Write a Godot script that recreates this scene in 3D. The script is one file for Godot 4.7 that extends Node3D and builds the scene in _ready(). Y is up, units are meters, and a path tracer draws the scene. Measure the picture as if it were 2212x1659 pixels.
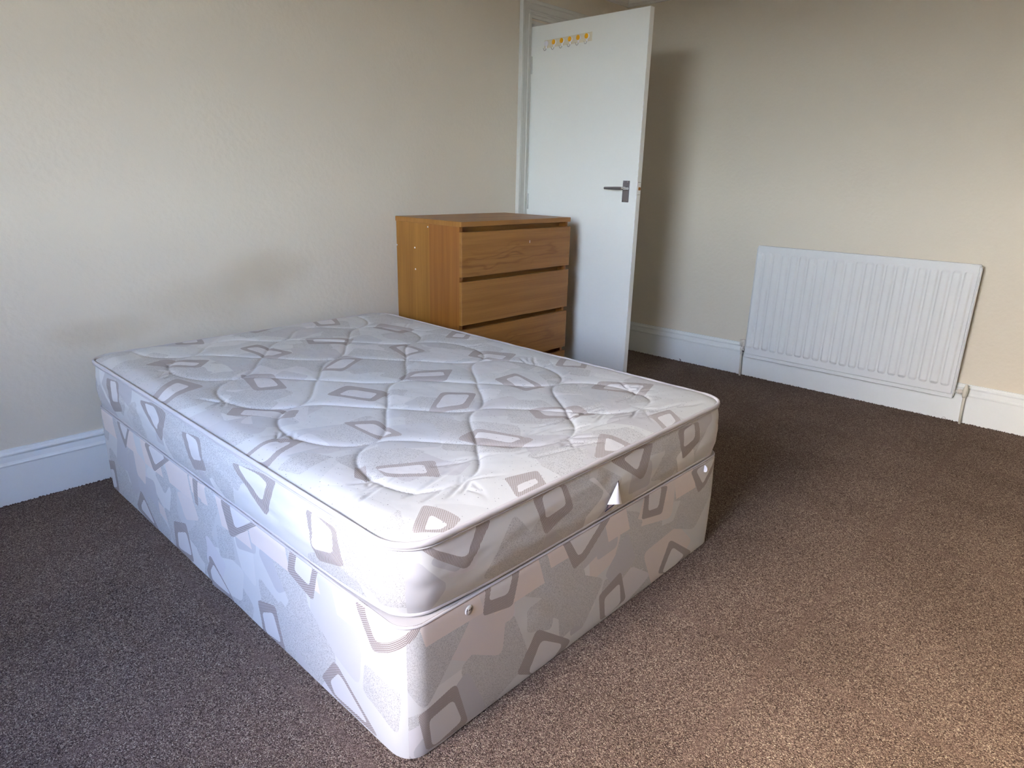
extends Node3D
# An empty bedroom corner: a divan bed with a bare patterned mattress, an oak-veneer chest of
# drawers, an open white door with a strip of hooks, and a white panel radiator on the far wall.
# World axes: x runs along the back wall, z comes out of it into the room, y is up, metres.

const WALL_X := 2.974          # where the radiator wall meets the back wall
const WALL_TURN := 0.0179      # the radiator wall is a degree out of square
const LEFT_X := -2.109
const FRONT_Z := 5.312
const CEILING_Y := 2.37
const BED_AT := Vector3(-0.3989, 0, 0.0747)
const BED_TURN := 0.0076
const BED_W := 1.3167
const BED_L := 1.8762
const BASE_TOP := 0.332
const SEAM_Y := 0.5116

var mats := {}
var taken := {}


func _ready() -> void:
	# camera
	var cam := Camera3D.new()
	cam.name = "camera"
	cam.position = Vector3(-1.0373, 1.1894, 2.8407)
	cam.rotation = Vector3(-0.3032, -0.8129, 0.0238)
	cam.fov = 59.98
	cam.near = 0.02
	cam.far = 200.0
	add_child(cam)
	cam.current = true
	# sky and exposure
	var sky_m := ProceduralSkyMaterial.new()
	sky_m.sky_top_color = Color(0.546, 0.705, 1.011)
	sky_m.sky_horizon_color = Color(1.053, 1.101, 1.125)
	sky_m.sky_curve = 0.25
	sky_m.ground_horizon_color = Color(0.60, 0.55, 0.48)
	sky_m.ground_bottom_color = Color(0.42, 0.37, 0.31)
	sky_m.sky_energy_multiplier = 1.8
	sky_m.sun_angle_max = 90.0
	sky_m.sun_curve = 0.195
	var env := Environment.new()
	env.background_mode = Environment.BG_SKY
	env.sky = Sky.new()
	env.sky.sky_material = sky_m
	env.background_energy_multiplier = 1.0
	env.tonemap_mode = Environment.TONE_MAPPER_LINEAR
	env.tonemap_exposure = 11.300
	env.sdfgi_enabled = true
	env.ssao_enabled = true
	env.ssil_enabled = true
	var we := WorldEnvironment.new()
	we.name = "world_environment"
	we.environment = env
	add_child(we)
	var sun := DirectionalLight3D.new()
	sun.name = "hazy_sun"
	sun.light_color = Color(1.0, 0.92, 0.81)
	sun.light_energy = 23.000
	sun.sky_mode = DirectionalLight3D.SKY_MODE_SKY_ONLY
	add_child(sun)
	sun.look_at_from_position(Vector3(-7.92, 4.61, -4.01), Vector3.ZERO)

	make_materials()
	build_room()
	build_door()
	build_radiator()
	build_chest()
	build_base()
	build_mattress()
	build_hooks()
	build_threads()


# ---------------------------------------------------------------- naming and placing

func numbered(called: String) -> String:
	var n: int = taken.get(called, 0)
	taken[called] = n + 1
	return called if n == 0 else "%s_%03d" % [called, n]


func thing(called: String, label: String, category: String, at := Vector3.ZERO, turn := 0.0, kind := "") -> Node3D:
	var o := Node3D.new()
	o.name = numbered(called)
	o.position = at
	o.rotation.y = turn
	add_child(o)
	tag(o, label, category, kind)
	return o


func tag(o: Node3D, label: String, category: String, kind := "") -> void:
	o.set_meta("label", label)
	o.set_meta("category", category)
	if kind != "":
		o.set_meta("kind", kind)


func put(called: String, m: Mesh, material: Material, parent: Node3D, label := "") -> MeshInstance3D:
	var o := MeshInstance3D.new()
	o.name = called
	o.mesh = m
	o.material_override = material
	o.cast_shadow = GeometryInstance3D.SHADOW_CASTING_SETTING_ON
	parent.add_child(o, true)
	if label != "":
		o.set_meta("label", label)
	return o


func struct(called: String, m: Mesh, material: Material, label: String, category: String, at := Vector3.ZERO, turn := 0.0) -> MeshInstance3D:
	var o := put(called, m, material, self)
	o.position = at
	o.rotation.y = turn
	tag(o, label, category, "structure")
	return o


# ---------------------------------------------------------------- shapes

func start(smooth := false) -> SurfaceTool:
	var st := SurfaceTool.new()
	st.begin(Mesh.PRIMITIVE_TRIANGLES)
	st.set_smooth_group(0 if smooth else -1)
	return st


func done(st: SurfaceTool) -> ArrayMesh:
	st.generate_normals()
	return st.commit()


func tri(st: SurfaceTool, a: Vector3, b: Vector3, c: Vector3, out: Vector3, ua := Vector2.ZERO, ub := Vector2.ZERO, uc := Vector2.ZERO) -> void:
	if (b - a).cross(c - a).dot(out) > 0.0:
		var t := b
		b = c
		c = t
		var u := ub
		ub = uc
		uc = u
	st.set_uv(ua)
	st.add_vertex(a)
	st.set_uv(ub)
	st.add_vertex(b)
	st.set_uv(uc)
	st.add_vertex(c)


func quad(st: SurfaceTool, a: Vector3, b: Vector3, c: Vector3, d: Vector3, out: Vector3, ua := Vector2.ZERO, ub := Vector2.ZERO, uc := Vector2.ZERO, ud := Vector2.ZERO) -> void:
	tri(st, a, b, c, out, ua, ub, uc)
	tri(st, a, c, d, out, ua, uc, ud)


# A box between two corners with chamfered edges. «flat» picks the plane its texture is laid on:
# 0 (z, y), 1 (x, z), 2 (x, y); «along» swaps the two so that grain runs the other way.
func box(st: SurfaceTool, lo: Vector3, hi: Vector3, r := 0.0, flat := 2, along := false) -> void:
	var mid := (lo + hi) / 2.0
	var half := (hi - lo) / 2.0
	var rr: float = minf(r, minf(half.x, minf(half.y, half.z)) * 0.9)
	var p := func(sx: float, sy: float, sz: float, axis: int) -> Vector3:
		var v := Vector3(half.x - rr, half.y - rr, half.z - rr)
		v[axis] += rr
		return mid + v * Vector3(sx, sy, sz)
	var uv := func(v: Vector3) -> Vector2:
		var q := (v - lo) / (hi - lo)
		var t := Vector2(q.z, 1.0 - q.y) if flat == 0 else (Vector2(q.x, q.z) if flat == 1 else Vector2(q.x, 1.0 - q.y))
		return Vector2(t.y, t.x) if along else t
	var q4 := func(a: Vector3, b: Vector3, c: Vector3, d: Vector3, out: Vector3) -> void:
		quad(st, a, b, c, d, out, uv.call(a), uv.call(b), uv.call(c), uv.call(d))
	for s in [-1.0, 1.0]:
		q4.call(p.call(s, -1.0, -1.0, 0), p.call(s, 1.0, -1.0, 0), p.call(s, 1.0, 1.0, 0), p.call(s, -1.0, 1.0, 0), Vector3(s, 0, 0))
		q4.call(p.call(-1.0, s, -1.0, 1), p.call(1.0, s, -1.0, 1), p.call(1.0, s, 1.0, 1), p.call(-1.0, s, 1.0, 1), Vector3(0, s, 0))
		q4.call(p.call(-1.0, -1.0, s, 2), p.call(1.0, -1.0, s, 2), p.call(1.0, 1.0, s, 2), p.call(-1.0, 1.0, s, 2), Vector3(0, 0, s))
	if rr <= 0.0:
		return
	for s in [-1.0, 1.0]:
		for t in [-1.0, 1.0]:
			q4.call(p.call(s, t, -1.0, 0), p.call(s, t, 1.0, 0), p.call(s, t, 1.0, 1), p.call(s, t, -1.0, 1), Vector3(s, t, 0))
			q4.call(p.call(s, -1.0, t, 0), p.call(s, 1.0, t, 0), p.call(s, 1.0, t, 2), p.call(s, -1.0, t, 2), Vector3(s, 0, t))
			q4.call(p.call(-1.0, s, t, 1), p.call(1.0, s, t, 1), p.call(1.0, s, t, 2), p.call(-1.0, s, t, 2), Vector3(0, s, t))
			for k in [-1.0, 1.0]:
				var a: Vector3 = p.call(s, t, k, 0)
				var b: Vector3 = p.call(s, t, k, 1)
				var c: Vector3 = p.call(s, t, k, 2)
				tri(st, a, b, c, Vector3(s, t, k), uv.call(a), uv.call(b), uv.call(c))


func box_mesh(lo: Vector3, hi: Vector3, r := 0.0, flat := 2, along := false) -> ArrayMesh:
	var st := start()
	box(st, lo, hi, r, flat, along)
	return done(st)


# A moulding: «profile» holds (depth, height) pairs, swept from «a» to «b» with depth along «deep» and height along «high».
func sweep(st: SurfaceTool, profile: PackedVector2Array, a: Vector3, b: Vector3, deep: Vector3, high: Vector3) -> void:
	var n := profile.size()
	var mid := Vector2.ZERO
	for q in profile:
		mid += q / n
	for i in n:
		var q := profile[i]
		var r := profile[(i + 1) % n]
		var dq := deep * q.x + high * q.y
		var dr := deep * r.x + high * r.y
		var across := r - q
		var out2 := Vector2(across.y, -across.x)
		if not Geometry2D.is_point_in_polygon((q + r) / 2.0 - out2.normalized() * 0.0004, profile):
			out2 = -out2
		quad(st, a + dq, b + dq, b + dr, a + dr, deep * out2.x + high * out2.y)
	var cut := Geometry2D.triangulate_polygon(profile)
	for k in range(0, cut.size(), 3):
		for e in [a, b]:
			var out: Vector3 = (a - b) if e == a else (b - a)
			var v := []
			for j in 3:
				var q := profile[cut[k + j]]
				v.append(e + deep * q.x + high * q.y)
			tri(st, v[0], v[1], v[2], out)


# A turned shape: (radius, height) pairs round the line from «at» along «axis».
func lathe(st: SurfaceTool, profile: PackedVector2Array, at: Vector3, axis: Vector3, segs := 20) -> void:
	var up := axis.normalized()
	var side := up.cross(Vector3(0.31, 0.77, 0.55)).normalized()
	var fore := up.cross(side)
	for i in profile.size() - 1:
		var p := profile[i]
		var q := profile[i + 1]
		for k in segs:
			var a := TAU * k / segs
			var b := TAU * (k + 1) / segs
			var da := side * cos(a) + fore * sin(a)
			var db := side * cos(b) + fore * sin(b)
			var out := (da + db) * (q.y - p.y) - up * (q.x - p.x) * 2.0
			if out.length() < 1e-7:
				continue
			if p.x > 1e-6:
				tri(st, at + up * p.y + da * p.x, at + up * p.y + db * p.x, at + up * q.y + db * q.x, out)
			if q.x > 1e-6:
				tri(st, at + up * p.y + da * p.x, at + up * q.y + db * q.x, at + up * q.y + da * q.x, out)


func tube(st: SurfaceTool, path: PackedVector3Array, radius: float, segs := 8, closed := false, squash := 1.0, wide := Vector3.UP) -> void:
	var n := path.size()
	var rings := []
	var side := Vector3.ZERO
	for i in n:
		var prev := path[(i - 1 + n) % n] if closed or i > 0 else path[i]
		var next := path[(i + 1) % n] if closed or i < n - 1 else path[i]
		var dir := (next - prev).normalized()
		if squash != 1.0 or closed:
			side = wide.cross(dir).normalized()
		elif side == Vector3.ZERO:
			side = dir.cross(Vector3(0.3, 0.9, 0.27)).normalized()
		else:
			side = (side - dir * side.dot(dir)).normalized()
		var up := dir.cross(side)
		var ring := PackedVector3Array()
		for k in segs:
			var a := TAU * k / segs
			ring.append(path[i] + (side * cos(a) * squash + up * sin(a)) * radius)
		rings.append(ring)
	for i in (n if closed else n - 1):
		var j := (i + 1) % n
		for k in segs:
			var l := (k + 1) % segs
			quad(st, rings[i][k], rings[j][k], rings[j][l], rings[i][l], rings[i][k] + rings[i][l] - path[i] * 2.0)
	if not closed:
		for e in [0, n - 1]:
			var out := path[0] - path[1] if e == 0 else path[n - 1] - path[n - 2]
			for k in segs:
				tri(st, path[e], rings[e][k], rings[e][(k + 1) % segs], out)


# A sheet of points in rows with its own smooth normals: heights and outlines that bend.
func sheet(rows: Array, uvs: Array, flip := false) -> ArrayMesh:
	var h := rows.size()
	var w: int = rows[0].size()
	var pos := PackedVector3Array()
	var nor := PackedVector3Array()
	var uv := PackedVector2Array()
	var idx := PackedInt32Array()
	for j in h:
		for i in w:
			pos.append(rows[j][i])
			uv.append(uvs[j][i])
			var dx: Vector3 = rows[j][mini(i + 1, w - 1)] - rows[j][maxi(i - 1, 0)]
			var dz: Vector3 = rows[mini(j + 1, h - 1)][i] - rows[maxi(j - 1, 0)][i]
			var n := dz.cross(dx)
			n = n.normalized() if n.length() > 1e-12 else Vector3.UP
			nor.append(-n if flip else n)
	for j in h - 1:
		for i in w - 1:
			var a := j * w + i
			var quad_of := [a, a + 1, a + w, a + 1, a + w + 1, a + w] if not flip else [a, a + w, a + 1, a + 1, a + w, a + w + 1]
			for k in quad_of:
				idx.append(k)
	var arrays := []
	arrays.resize(Mesh.ARRAY_MAX)
	arrays[Mesh.ARRAY_VERTEX] = pos
	arrays[Mesh.ARRAY_NORMAL] = nor
	arrays[Mesh.ARRAY_TEX_UV] = uv
	arrays[Mesh.ARRAY_INDEX] = idx
	var m := ArrayMesh.new()
	m.add_surface_from_arrays(Mesh.PRIMITIVE_TRIANGLES, arrays)
	return m


# ---------------------------------------------------------------- materials

func plain(c: Color, rough: float, metal := 0.0) -> StandardMaterial3D:
	var m := StandardMaterial3D.new()
	m.albedo_color = c
	m.roughness = rough
	m.metallic = metal
	return m


func noise_map(kind: int, frequency: float, size: int, octaves: int, seed_n: int, ramp: Gradient = null, returns := -1) -> NoiseTexture2D:
	var f := FastNoiseLite.new()
	f.noise_type = kind
	f.seed = seed_n
	f.frequency = frequency
	f.fractal_type = FastNoiseLite.FRACTAL_FBM if octaves > 1 else FastNoiseLite.FRACTAL_NONE
	f.fractal_octaves = octaves
	if returns >= 0:
		f.cellular_return_type = returns
		f.cellular_jitter = 1.0
	var t := NoiseTexture2D.new()
	t.width = size
	t.height = size
	t.seamless = true
	t.seamless_blend_skirt = 0.06
	t.noise = f
	if ramp:
		t.color_ramp = ramp
	return t


func ramp(stops: Array) -> Gradient:
	var g := Gradient.new()
	var at := PackedFloat32Array()
	var cs := PackedColorArray()
	for s in stops:
		at.append(s[0])
		cs.append(s[1])
	g.offsets = at
	g.colors = cs
	return g


func bumpy(m: StandardMaterial3D, t: Texture2D, deep: float, tile: float) -> StandardMaterial3D:
	m.heightmap_enabled = true
	m.heightmap_texture = t
	m.heightmap_scale = deep
	m.uv1_triplanar = true
	m.uv1_world_triplanar = true
	m.uv1_scale = Vector3.ONE / tile
	return m


func make_materials() -> void:
	# the paper on the walls has a fine random emboss under cream emulsion
	var emboss := noise_map(FastNoiseLite.TYPE_SIMPLEX_SMOOTH, 0.035, 512, 3, 11)
	mats.wall = bumpy(plain(Color(0.835, 0.80, 0.73), 0.75), emboss, 0.07, 0.55)
	mats.wall_stained = bumpy(plain(Color(0.835, 0.80, 0.73), 0.75), emboss, 0.07, 0.55)
	mats.wall_stained.detail_enabled = true
	mats.wall_stained.detail_albedo = stain_picture()
	mats.wall_stained.detail_uv_layer = BaseMaterial3D.DETAIL_UV_2
	mats.ceiling = plain(Color(0.87, 0.87, 0.84), 0.9)
	mats.gloss_paint = bumpy(plain(Color(0.89, 0.90, 0.89), 0.15), noise_map(FastNoiseLite.TYPE_SIMPLEX_SMOOTH, 0.02, 256, 2, 5), 0.03, 0.6)
	mats.door_paint = bumpy(plain(Color(0.91, 0.915, 0.89), 0.33), noise_map(FastNoiseLite.TYPE_SIMPLEX_SMOOTH, 0.02, 256, 2, 6), 0.03, 0.5)
	mats.frame_paint = plain(Color(0.82, 0.82, 0.79), 0.35)
	mats.enamel = plain(Color(0.86, 0.865, 0.86), 0.14)
	mats.enamel_old = plain(Color(0.84, 0.82, 0.74), 0.35)
	mats.plastic = plain(Color(0.82, 0.80, 0.76), 0.4)
	mats.pipe_paint = plain(Color(0.80, 0.78, 0.72), 0.4)
	mats.metal = plain(Color(0.55, 0.54, 0.56), 0.38, 0.85)
	mats.chrome = plain(Color(0.8, 0.8, 0.82), 0.1, 1.0)
	mats.brass = plain(Color(0.72, 0.5, 0.26), 0.3, 1.0)
	mats.dark = plain(Color(0.10, 0.09, 0.08), 0.6)
	mats.white = plain(Color(0.93, 0.93, 0.95), 0.5)
	mats.yellow = plain(Color(0.93, 0.68, 0.02), 0.35)
	mats.backing = plain(Color(0.86, 0.83, 0.74), 0.3)
	mats.navy = plain(Color(0.06, 0.13, 0.34), 0.6)
	mats.label = plain(Color(0.80, 0.74, 0.78), 0.6)
	mats.label_white = plain(Color(0.86, 0.85, 0.83), 0.4)
	mats.ink = plain(Color(0.05, 0.04, 0.07), 0.5)
	mats.paper = plain(Color(0.97, 0.97, 0.99), 0.6)
	mats.tape = plain(Color(0.79, 0.77, 0.76), 0.9)
	mats.glass = plain(Color(1, 1, 1, 0.04), 0.02)
	mats.glass.transparency = BaseMaterial3D.TRANSPARENCY_ALPHA
	# carpet: twisted tufts, each a shade of its own
	var tufts := ramp([[0.0, Color(0.25, 0.205, 0.19)], [0.2, Color(0.37, 0.315, 0.285)], [0.5, Color(0.475, 0.405, 0.37)], [0.78, Color(0.56, 0.49, 0.445)], [0.94, Color(0.68, 0.615, 0.545)], [1.0, Color(0.79, 0.75, 0.67)]])
	mats.carpet = plain(Color(1.0, 1.0, 1.0), 1.0)
	mats.carpet.specular_mode = BaseMaterial3D.SPECULAR_DISABLED
	mats.carpet.albedo_texture = noise_map(FastNoiseLite.TYPE_CELLULAR, 0.44, 1024, 1, 21, tufts, FastNoiseLite.RETURN_CELL_VALUE)
	bumpy(mats.carpet, noise_map(FastNoiseLite.TYPE_CELLULAR, 0.44, 1024, 1, 21, null, FastNoiseLite.RETURN_DISTANCE), -0.5, 0.93)
	# trodden and brushed patches, a little darker or paler
	mats.carpet.detail_enabled = true
	mats.carpet.detail_albedo = noise_map(FastNoiseLite.TYPE_SIMPLEX_SMOOTH, 0.012, 512, 3, 15, ramp([[0.0, Color(0.90, 0.895, 0.89)], [0.5, Color(0.955, 0.95, 0.95)], [1.0, Color(1.0, 1.0, 1.0)]]))
	mats.carpet.detail_blend_mode = BaseMaterial3D.BLEND_MODE_MUL
	mats.carpet.detail_uv_layer = BaseMaterial3D.DETAIL_UV_2
	mats.carpet.uv2_triplanar = true
	mats.carpet.uv2_world_triplanar = true
	mats.carpet.uv2_scale = Vector3.ONE / 2.9
	mats.tuft = plain(Color(0.30, 0.215, 0.18), 1.0)
	# oak veneer
	var oak := plain(Color(1, 1, 1), 0.42)
	oak.albedo_texture = wood_picture(512, 512, 3, false)
	mats.oak = oak
	var oak_front := plain(Color(1, 1, 1), 0.42)
	oak_front.albedo_texture = wood_picture(512, 192, 8, true)
	mats.oak_front = oak_front
	var oak_pale := plain(Color(1.0, 1.0, 0.93), 0.42)
	oak_pale.albedo_texture = oak.albedo_texture
	oak_pale.uv1_scale = Vector3(0.9, 0.6, 1)
	oak_pale.uv1_offset = Vector3(0.2, 0.35, 0)
	mats.oak_pale = oak_pale
	var oak_red := plain(Color(0.93, 0.86, 0.80), 0.42)
	oak_red.albedo_texture = oak.albedo_texture
	mats.oak_red = oak_red
	# ticking: the printed cloth of mattress and base
	mats.print_top = cloth(printed(BED_W, BED_L, 0.0, 0.0, 1000.0, top_print(), 0.9, 4, false, true))
	mats.print_side = cloth(printed(BED_L, 0.19, 0.0, 0.335, 1000.0, side_print(), 0.35, 5, false))
	mats.print_foot = cloth(printed(BED_W, 0.19, BED_L, 0.335, 1400.0, side_print(), 0.45, 6, false))
	mats.print_base_side = cloth(printed(BED_L, 0.335, 0.0, 0.0, 1000.0, base_print(), 1.05, 7, true))
	mats.print_base_foot = cloth(printed(BED_W, 0.335, BED_L, 0.0, 1400.0, base_print(), 0.7, 8, true))
	mats.piping = plain(Color(0.76, 0.74, 0.73), 0.9)
	mats.cloth_plain = plain(Color(0.74, 0.72, 0.70), 0.95)


func cloth(t: Texture2D) -> StandardMaterial3D:
	var m := plain(Color(1, 1, 1), 0.85)
	m.albedo_texture = t
	m.metallic_specular = 0.3
	return m


# Grime on the wall above the bed, where headboards and hair have rubbed: alpha over the paint.
func stain_picture() -> ImageTexture:
	var w := 832
	var h := 400
	var im := Image.create(w, h, false, Image.FORMAT_RGBA8)
	im.fill(Color(0.60, 0.53, 0.40, 0.0))
	var f := FastNoiseLite.new()
	f.seed = 4
	f.frequency = 0.03
	f.fractal_octaves = 3
	# the picture spans 5.2 m by 2.5 m of wall from x -2.0, y 0
	for j in range(200, 350):
		for i in range(160, 480):
			var x := -2.0 + 5.2 * i / w
			var y := 2.5 - 2.5 * j / h
			var n := f.get_noise_2d(i, j) * 0.5
			var d1 := Vector2((x - 0.36) / 0.27, (y - 0.76) / 0.13).length() + n * 0.28
			var d2 := Vector2((x - 0.10) / 0.36, (y - 0.67) / 0.13).length() + n * 0.35
			var d3 := Vector2((x + 0.32) / 0.24, (y - 0.585) / 0.07).length() + n * 0.35
			var a := 0.26 * smoothstep(1.12, 0.15, d1) + 0.20 * smoothstep(1.15, 0.1, d2) + 0.20 * smoothstep(1.1, 0.2, d3)
			im.set_pixel(i, j, Color(0.60, 0.53, 0.40, clampf(a, 0.0, 0.4)))
	return ImageTexture.create_from_image(im)


func wood_picture(w: int, h: int, seed_n: int, cathedral: bool) -> ImageTexture:
	var im := Image.create(w, h, false, Image.FORMAT_RGB8)
	var f := FastNoiseLite.new()
	f.seed = seed_n
	f.frequency = 1.0
	f.fractal_octaves = 2
	var pale := Color(0.675, 0.475, 0.225)
	var deep := Color(0.485, 0.305, 0.105)
	for j in h:
		for i in w:
			var u := float(i) / w
			var v := float(j) / h
			var streak := f.get_noise_2d(u * 1.6, v * 38.0) * 0.55 + f.get_noise_2d(u * 4.0 + 9.0, v * 150.0) * 0.4
			var band := f.get_noise_2d(u * 0.7 + 20.0, v * 5.0)
			var g := 0.42 + streak * 0.32 + band * 0.28
			if cathedral:
				var bend := f.get_noise_2d(u * 3.0 + 3.0, v * 2.0) * 0.12
				var e := Vector2((u - 0.42) * 0.55, (v - 0.62 + bend + (u - 0.4) * 0.25) * 1.5).length()
				var ring := 0.5 + 0.5 * sin(e * 34.0 + f.get_noise_2d(u * 5.0, v * 9.0) * 1.3)
				g += pow(ring, 5.0) * 0.42 * smoothstep(0.62, 0.1, e)
			im.set_pixel(i, j, pale.lerp(deep, clampf(g, 0.0, 1.0)))
	return ImageTexture.create_from_image(im)


# ---------------------------------------------------------------- the printed ticking

# One open lozenge of the print: four outer corners, then four inner ones (or none, for a solid one).
func frame(n: Array) -> Array:
	var out := PackedVector2Array()
	var hole := PackedVector2Array()
	for i in range(0, n.size(), 2):
		if i < 8:
			out.append(Vector2(n[i], n[i + 1]))
		else:
			hole.append(Vector2(n[i], n[i + 1]))
	return [rounded(out, 0.13), rounded(hole, 0.2)]


func rounded(p: PackedVector2Array, share: float) -> PackedVector2Array:
	if p.size() < 4:
		return p
	var r := PackedVector2Array()
	for i in 4:
		var a := p[(i + 3) % 4]
		var b := p[i]
		var c := p[(i + 1) % 4]
		var s := b.lerp(a, share)
		var e := b.lerp(c, share)
		for k in 5:
			var t := k / 4.0
			r.append(s.lerp(b, t).lerp(b.lerp(e, t), t))
	return r


func span(p: PackedVector2Array, y: float) -> Vector2:
	var lo := 1e9
	var hi := -1e9
	for i in p.size():
		var a := p[i]
		var b := p[(i + 1) % p.size()]
		if (a.y <= y) != (b.y <= y):
			var x := a.x + (b.x - a.x) * (y - a.y) / (b.y - a.y)
			lo = minf(lo, x)
			hi = maxf(hi, x)
	return Vector2(lo, hi)


# Lays the print of a piece of cloth w by h metres whose first corner lies at (x0, y0) of the print.
func printed(w: float, h: float, x0: float, y0: float, per_m: float, motifs: Array, hatch: float, seed_n: int, peach: bool, faded := false) -> ImageTexture:
	var iw := int(w * per_m)
	var ih := int(h * per_m)
	var im := Image.create(iw, ih, false, Image.FORMAT_RGB8)
	im.fill(Color(0.83, 0.825, 0.805))
	var rng := RandomNumberGenerator.new()
	rng.seed = seed_n * 77 + 5
	var tints := [Color(0.875, 0.87, 0.85), Color(0.78, 0.765, 0.755), Color(0.80, 0.795, 0.775), Color(0.855, 0.85, 0.825), Color(0.76, 0.748, 0.738), Color(0.845, 0.83, 0.82), Color(0.765, 0.76, 0.755)]
	if peach:
		tints.append_array([Color(0.865, 0.825, 0.79), Color(0.85, 0.815, 0.79)])
	var count := int(w * h * 78.0) + 8
	for k in count:
		var mid := Vector2(rng.randf() * iw, rng.randf() * ih)
		var size := rng.randf_range(0.06, 0.15) * per_m
		var turn := rng.randf() * TAU
		var quad_p := PackedVector2Array()
		for c in 4:
			quad_p.append(mid + Vector2.from_angle(turn + TAU * c / 4.0 + rng.randf_range(-0.3, 0.3)) * size * rng.randf_range(0.6, 1.15))
		var poly := rounded(quad_p, 0.16)
		var speckled := rng.randf() < 0.5
		var tint: Color = tints[rng.randi() % tints.size()]
		if faded:
			tint = tint.lerp(Color(0.83, 0.825, 0.805), 0.35)
		if speckled:
			tint = Color(0.80, 0.795, 0.775)
		for y in range(maxi(0, int(mid.y - size * 1.3)), mini(ih, int(mid.y + size * 1.3))):
			var s := span(poly, y + 0.5)
			var a := clampi(int(s.x), 0, iw)
			var b := clampi(int(s.y), 0, iw)
			if b > a:
				im.fill_rect(Rect2i(a, y, b - a, 1), tint)
				if speckled:
					var dots := (b - a) * (0.14 if not faded else 0.08)
					for q in int(dots + rng.randf()):
						var shade := rng.randf_range(0.48, 0.62)
						im.set_pixel(rng.randi_range(a, b - 1), y, Color(shade, shade * 0.985, shade * 0.95))
	if peach:
		# a paler pink band runs under the top edge of the base
		for k in int(w * 5.0):
			var a := int((k + rng.randf_range(0.05, 0.3)) / (w * 5.0) * iw)
			var b := mini(iw, a + int(rng.randf_range(0.10, 0.2) * per_m))
			var low := int(rng.randf_range(0.05, 0.10) * per_m)
			for y in low:
				im.fill_rect(Rect2i(a + y / 3, y, maxi(1, mini(iw - a - y / 3, b - a)), 1), Color(0.88, 0.835, 0.795))
	var ca := cos(hatch)
	var sa := sin(hatch)
	var ink := Color(0.555, 0.505, 0.475)
	var between := Color(0.80, 0.785, 0.765)
	if faded:
		# the top is rubbed pale
		ink = ink.lerp(between, 0.36)
		between = between.lerp(ink, 0.25)
	for m in motifs:
		var outer := PackedVector2Array()
		var inner := PackedVector2Array()
		for q in m[0]:
			outer.append(Vector2((q.x - x0) * per_m, (y0 + h - q.y) * per_m) if h < 0.5 else Vector2(q.x, q.y) * per_m)
		for q in m[1]:
			inner.append(Vector2((q.x - x0) * per_m, (y0 + h - q.y) * per_m) if h < 0.5 else Vector2(q.x, q.y) * per_m)
		var top := 1e9
		var low := -1e9
		for q in outer:
			top = minf(top, q.y)
			low = maxf(low, q.y)
		for y in range(maxi(0, int(top)), mini(ih, int(low) + 1)):
			var s := span(outer, y + 0.5)
			var gap := span(inner, y + 0.5) if inner.size() else Vector2(1e9, -1e9)
			for x in range(clampi(int(s.x + 0.5), 0, iw), clampi(int(s.y + 0.5), 0, iw)):
				if x + 0.5 > gap.x and x + 0.5 < gap.y:
					continue
				var f := fposmod((x * ca + y * sa) / per_m / 0.0041, 1.0)
				im.set_pixel(x, y, ink if f < 0.62 else between)
			if gap.y > gap.x:
				var ga := clampi(int(gap.x + 0.5), 0, iw)
				var gb := clampi(int(gap.y + 0.5), 0, iw)
				if gb > ga:
					im.fill_rect(Rect2i(ga, y, gb - ga, 1), Color(0.855, 0.845, 0.83))
	if faded:
		# dark specks of fluff and dust
		for k in 3600:
			var dark := rng.randf_range(0.38, 0.6)
			var px := rng.randi_range(2, iw - 3)
			var py := rng.randi_range(2, ih - 3)
			im.fill_rect(Rect2i(px, py, 1 + rng.randi() % 2, 1 + rng.randi() % 2), Color(dark, dark, dark))
	return ImageTexture.create_from_image(im)


# ---------------------------------------------------------------- the room

func out_of_wall(x_in: float, y: float, z: float) -> Vector3:
	return Vector3(WALL_X, 0, 0) + Basis(Vector3.UP, WALL_TURN) * Vector3(-x_in, y, z)


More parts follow.
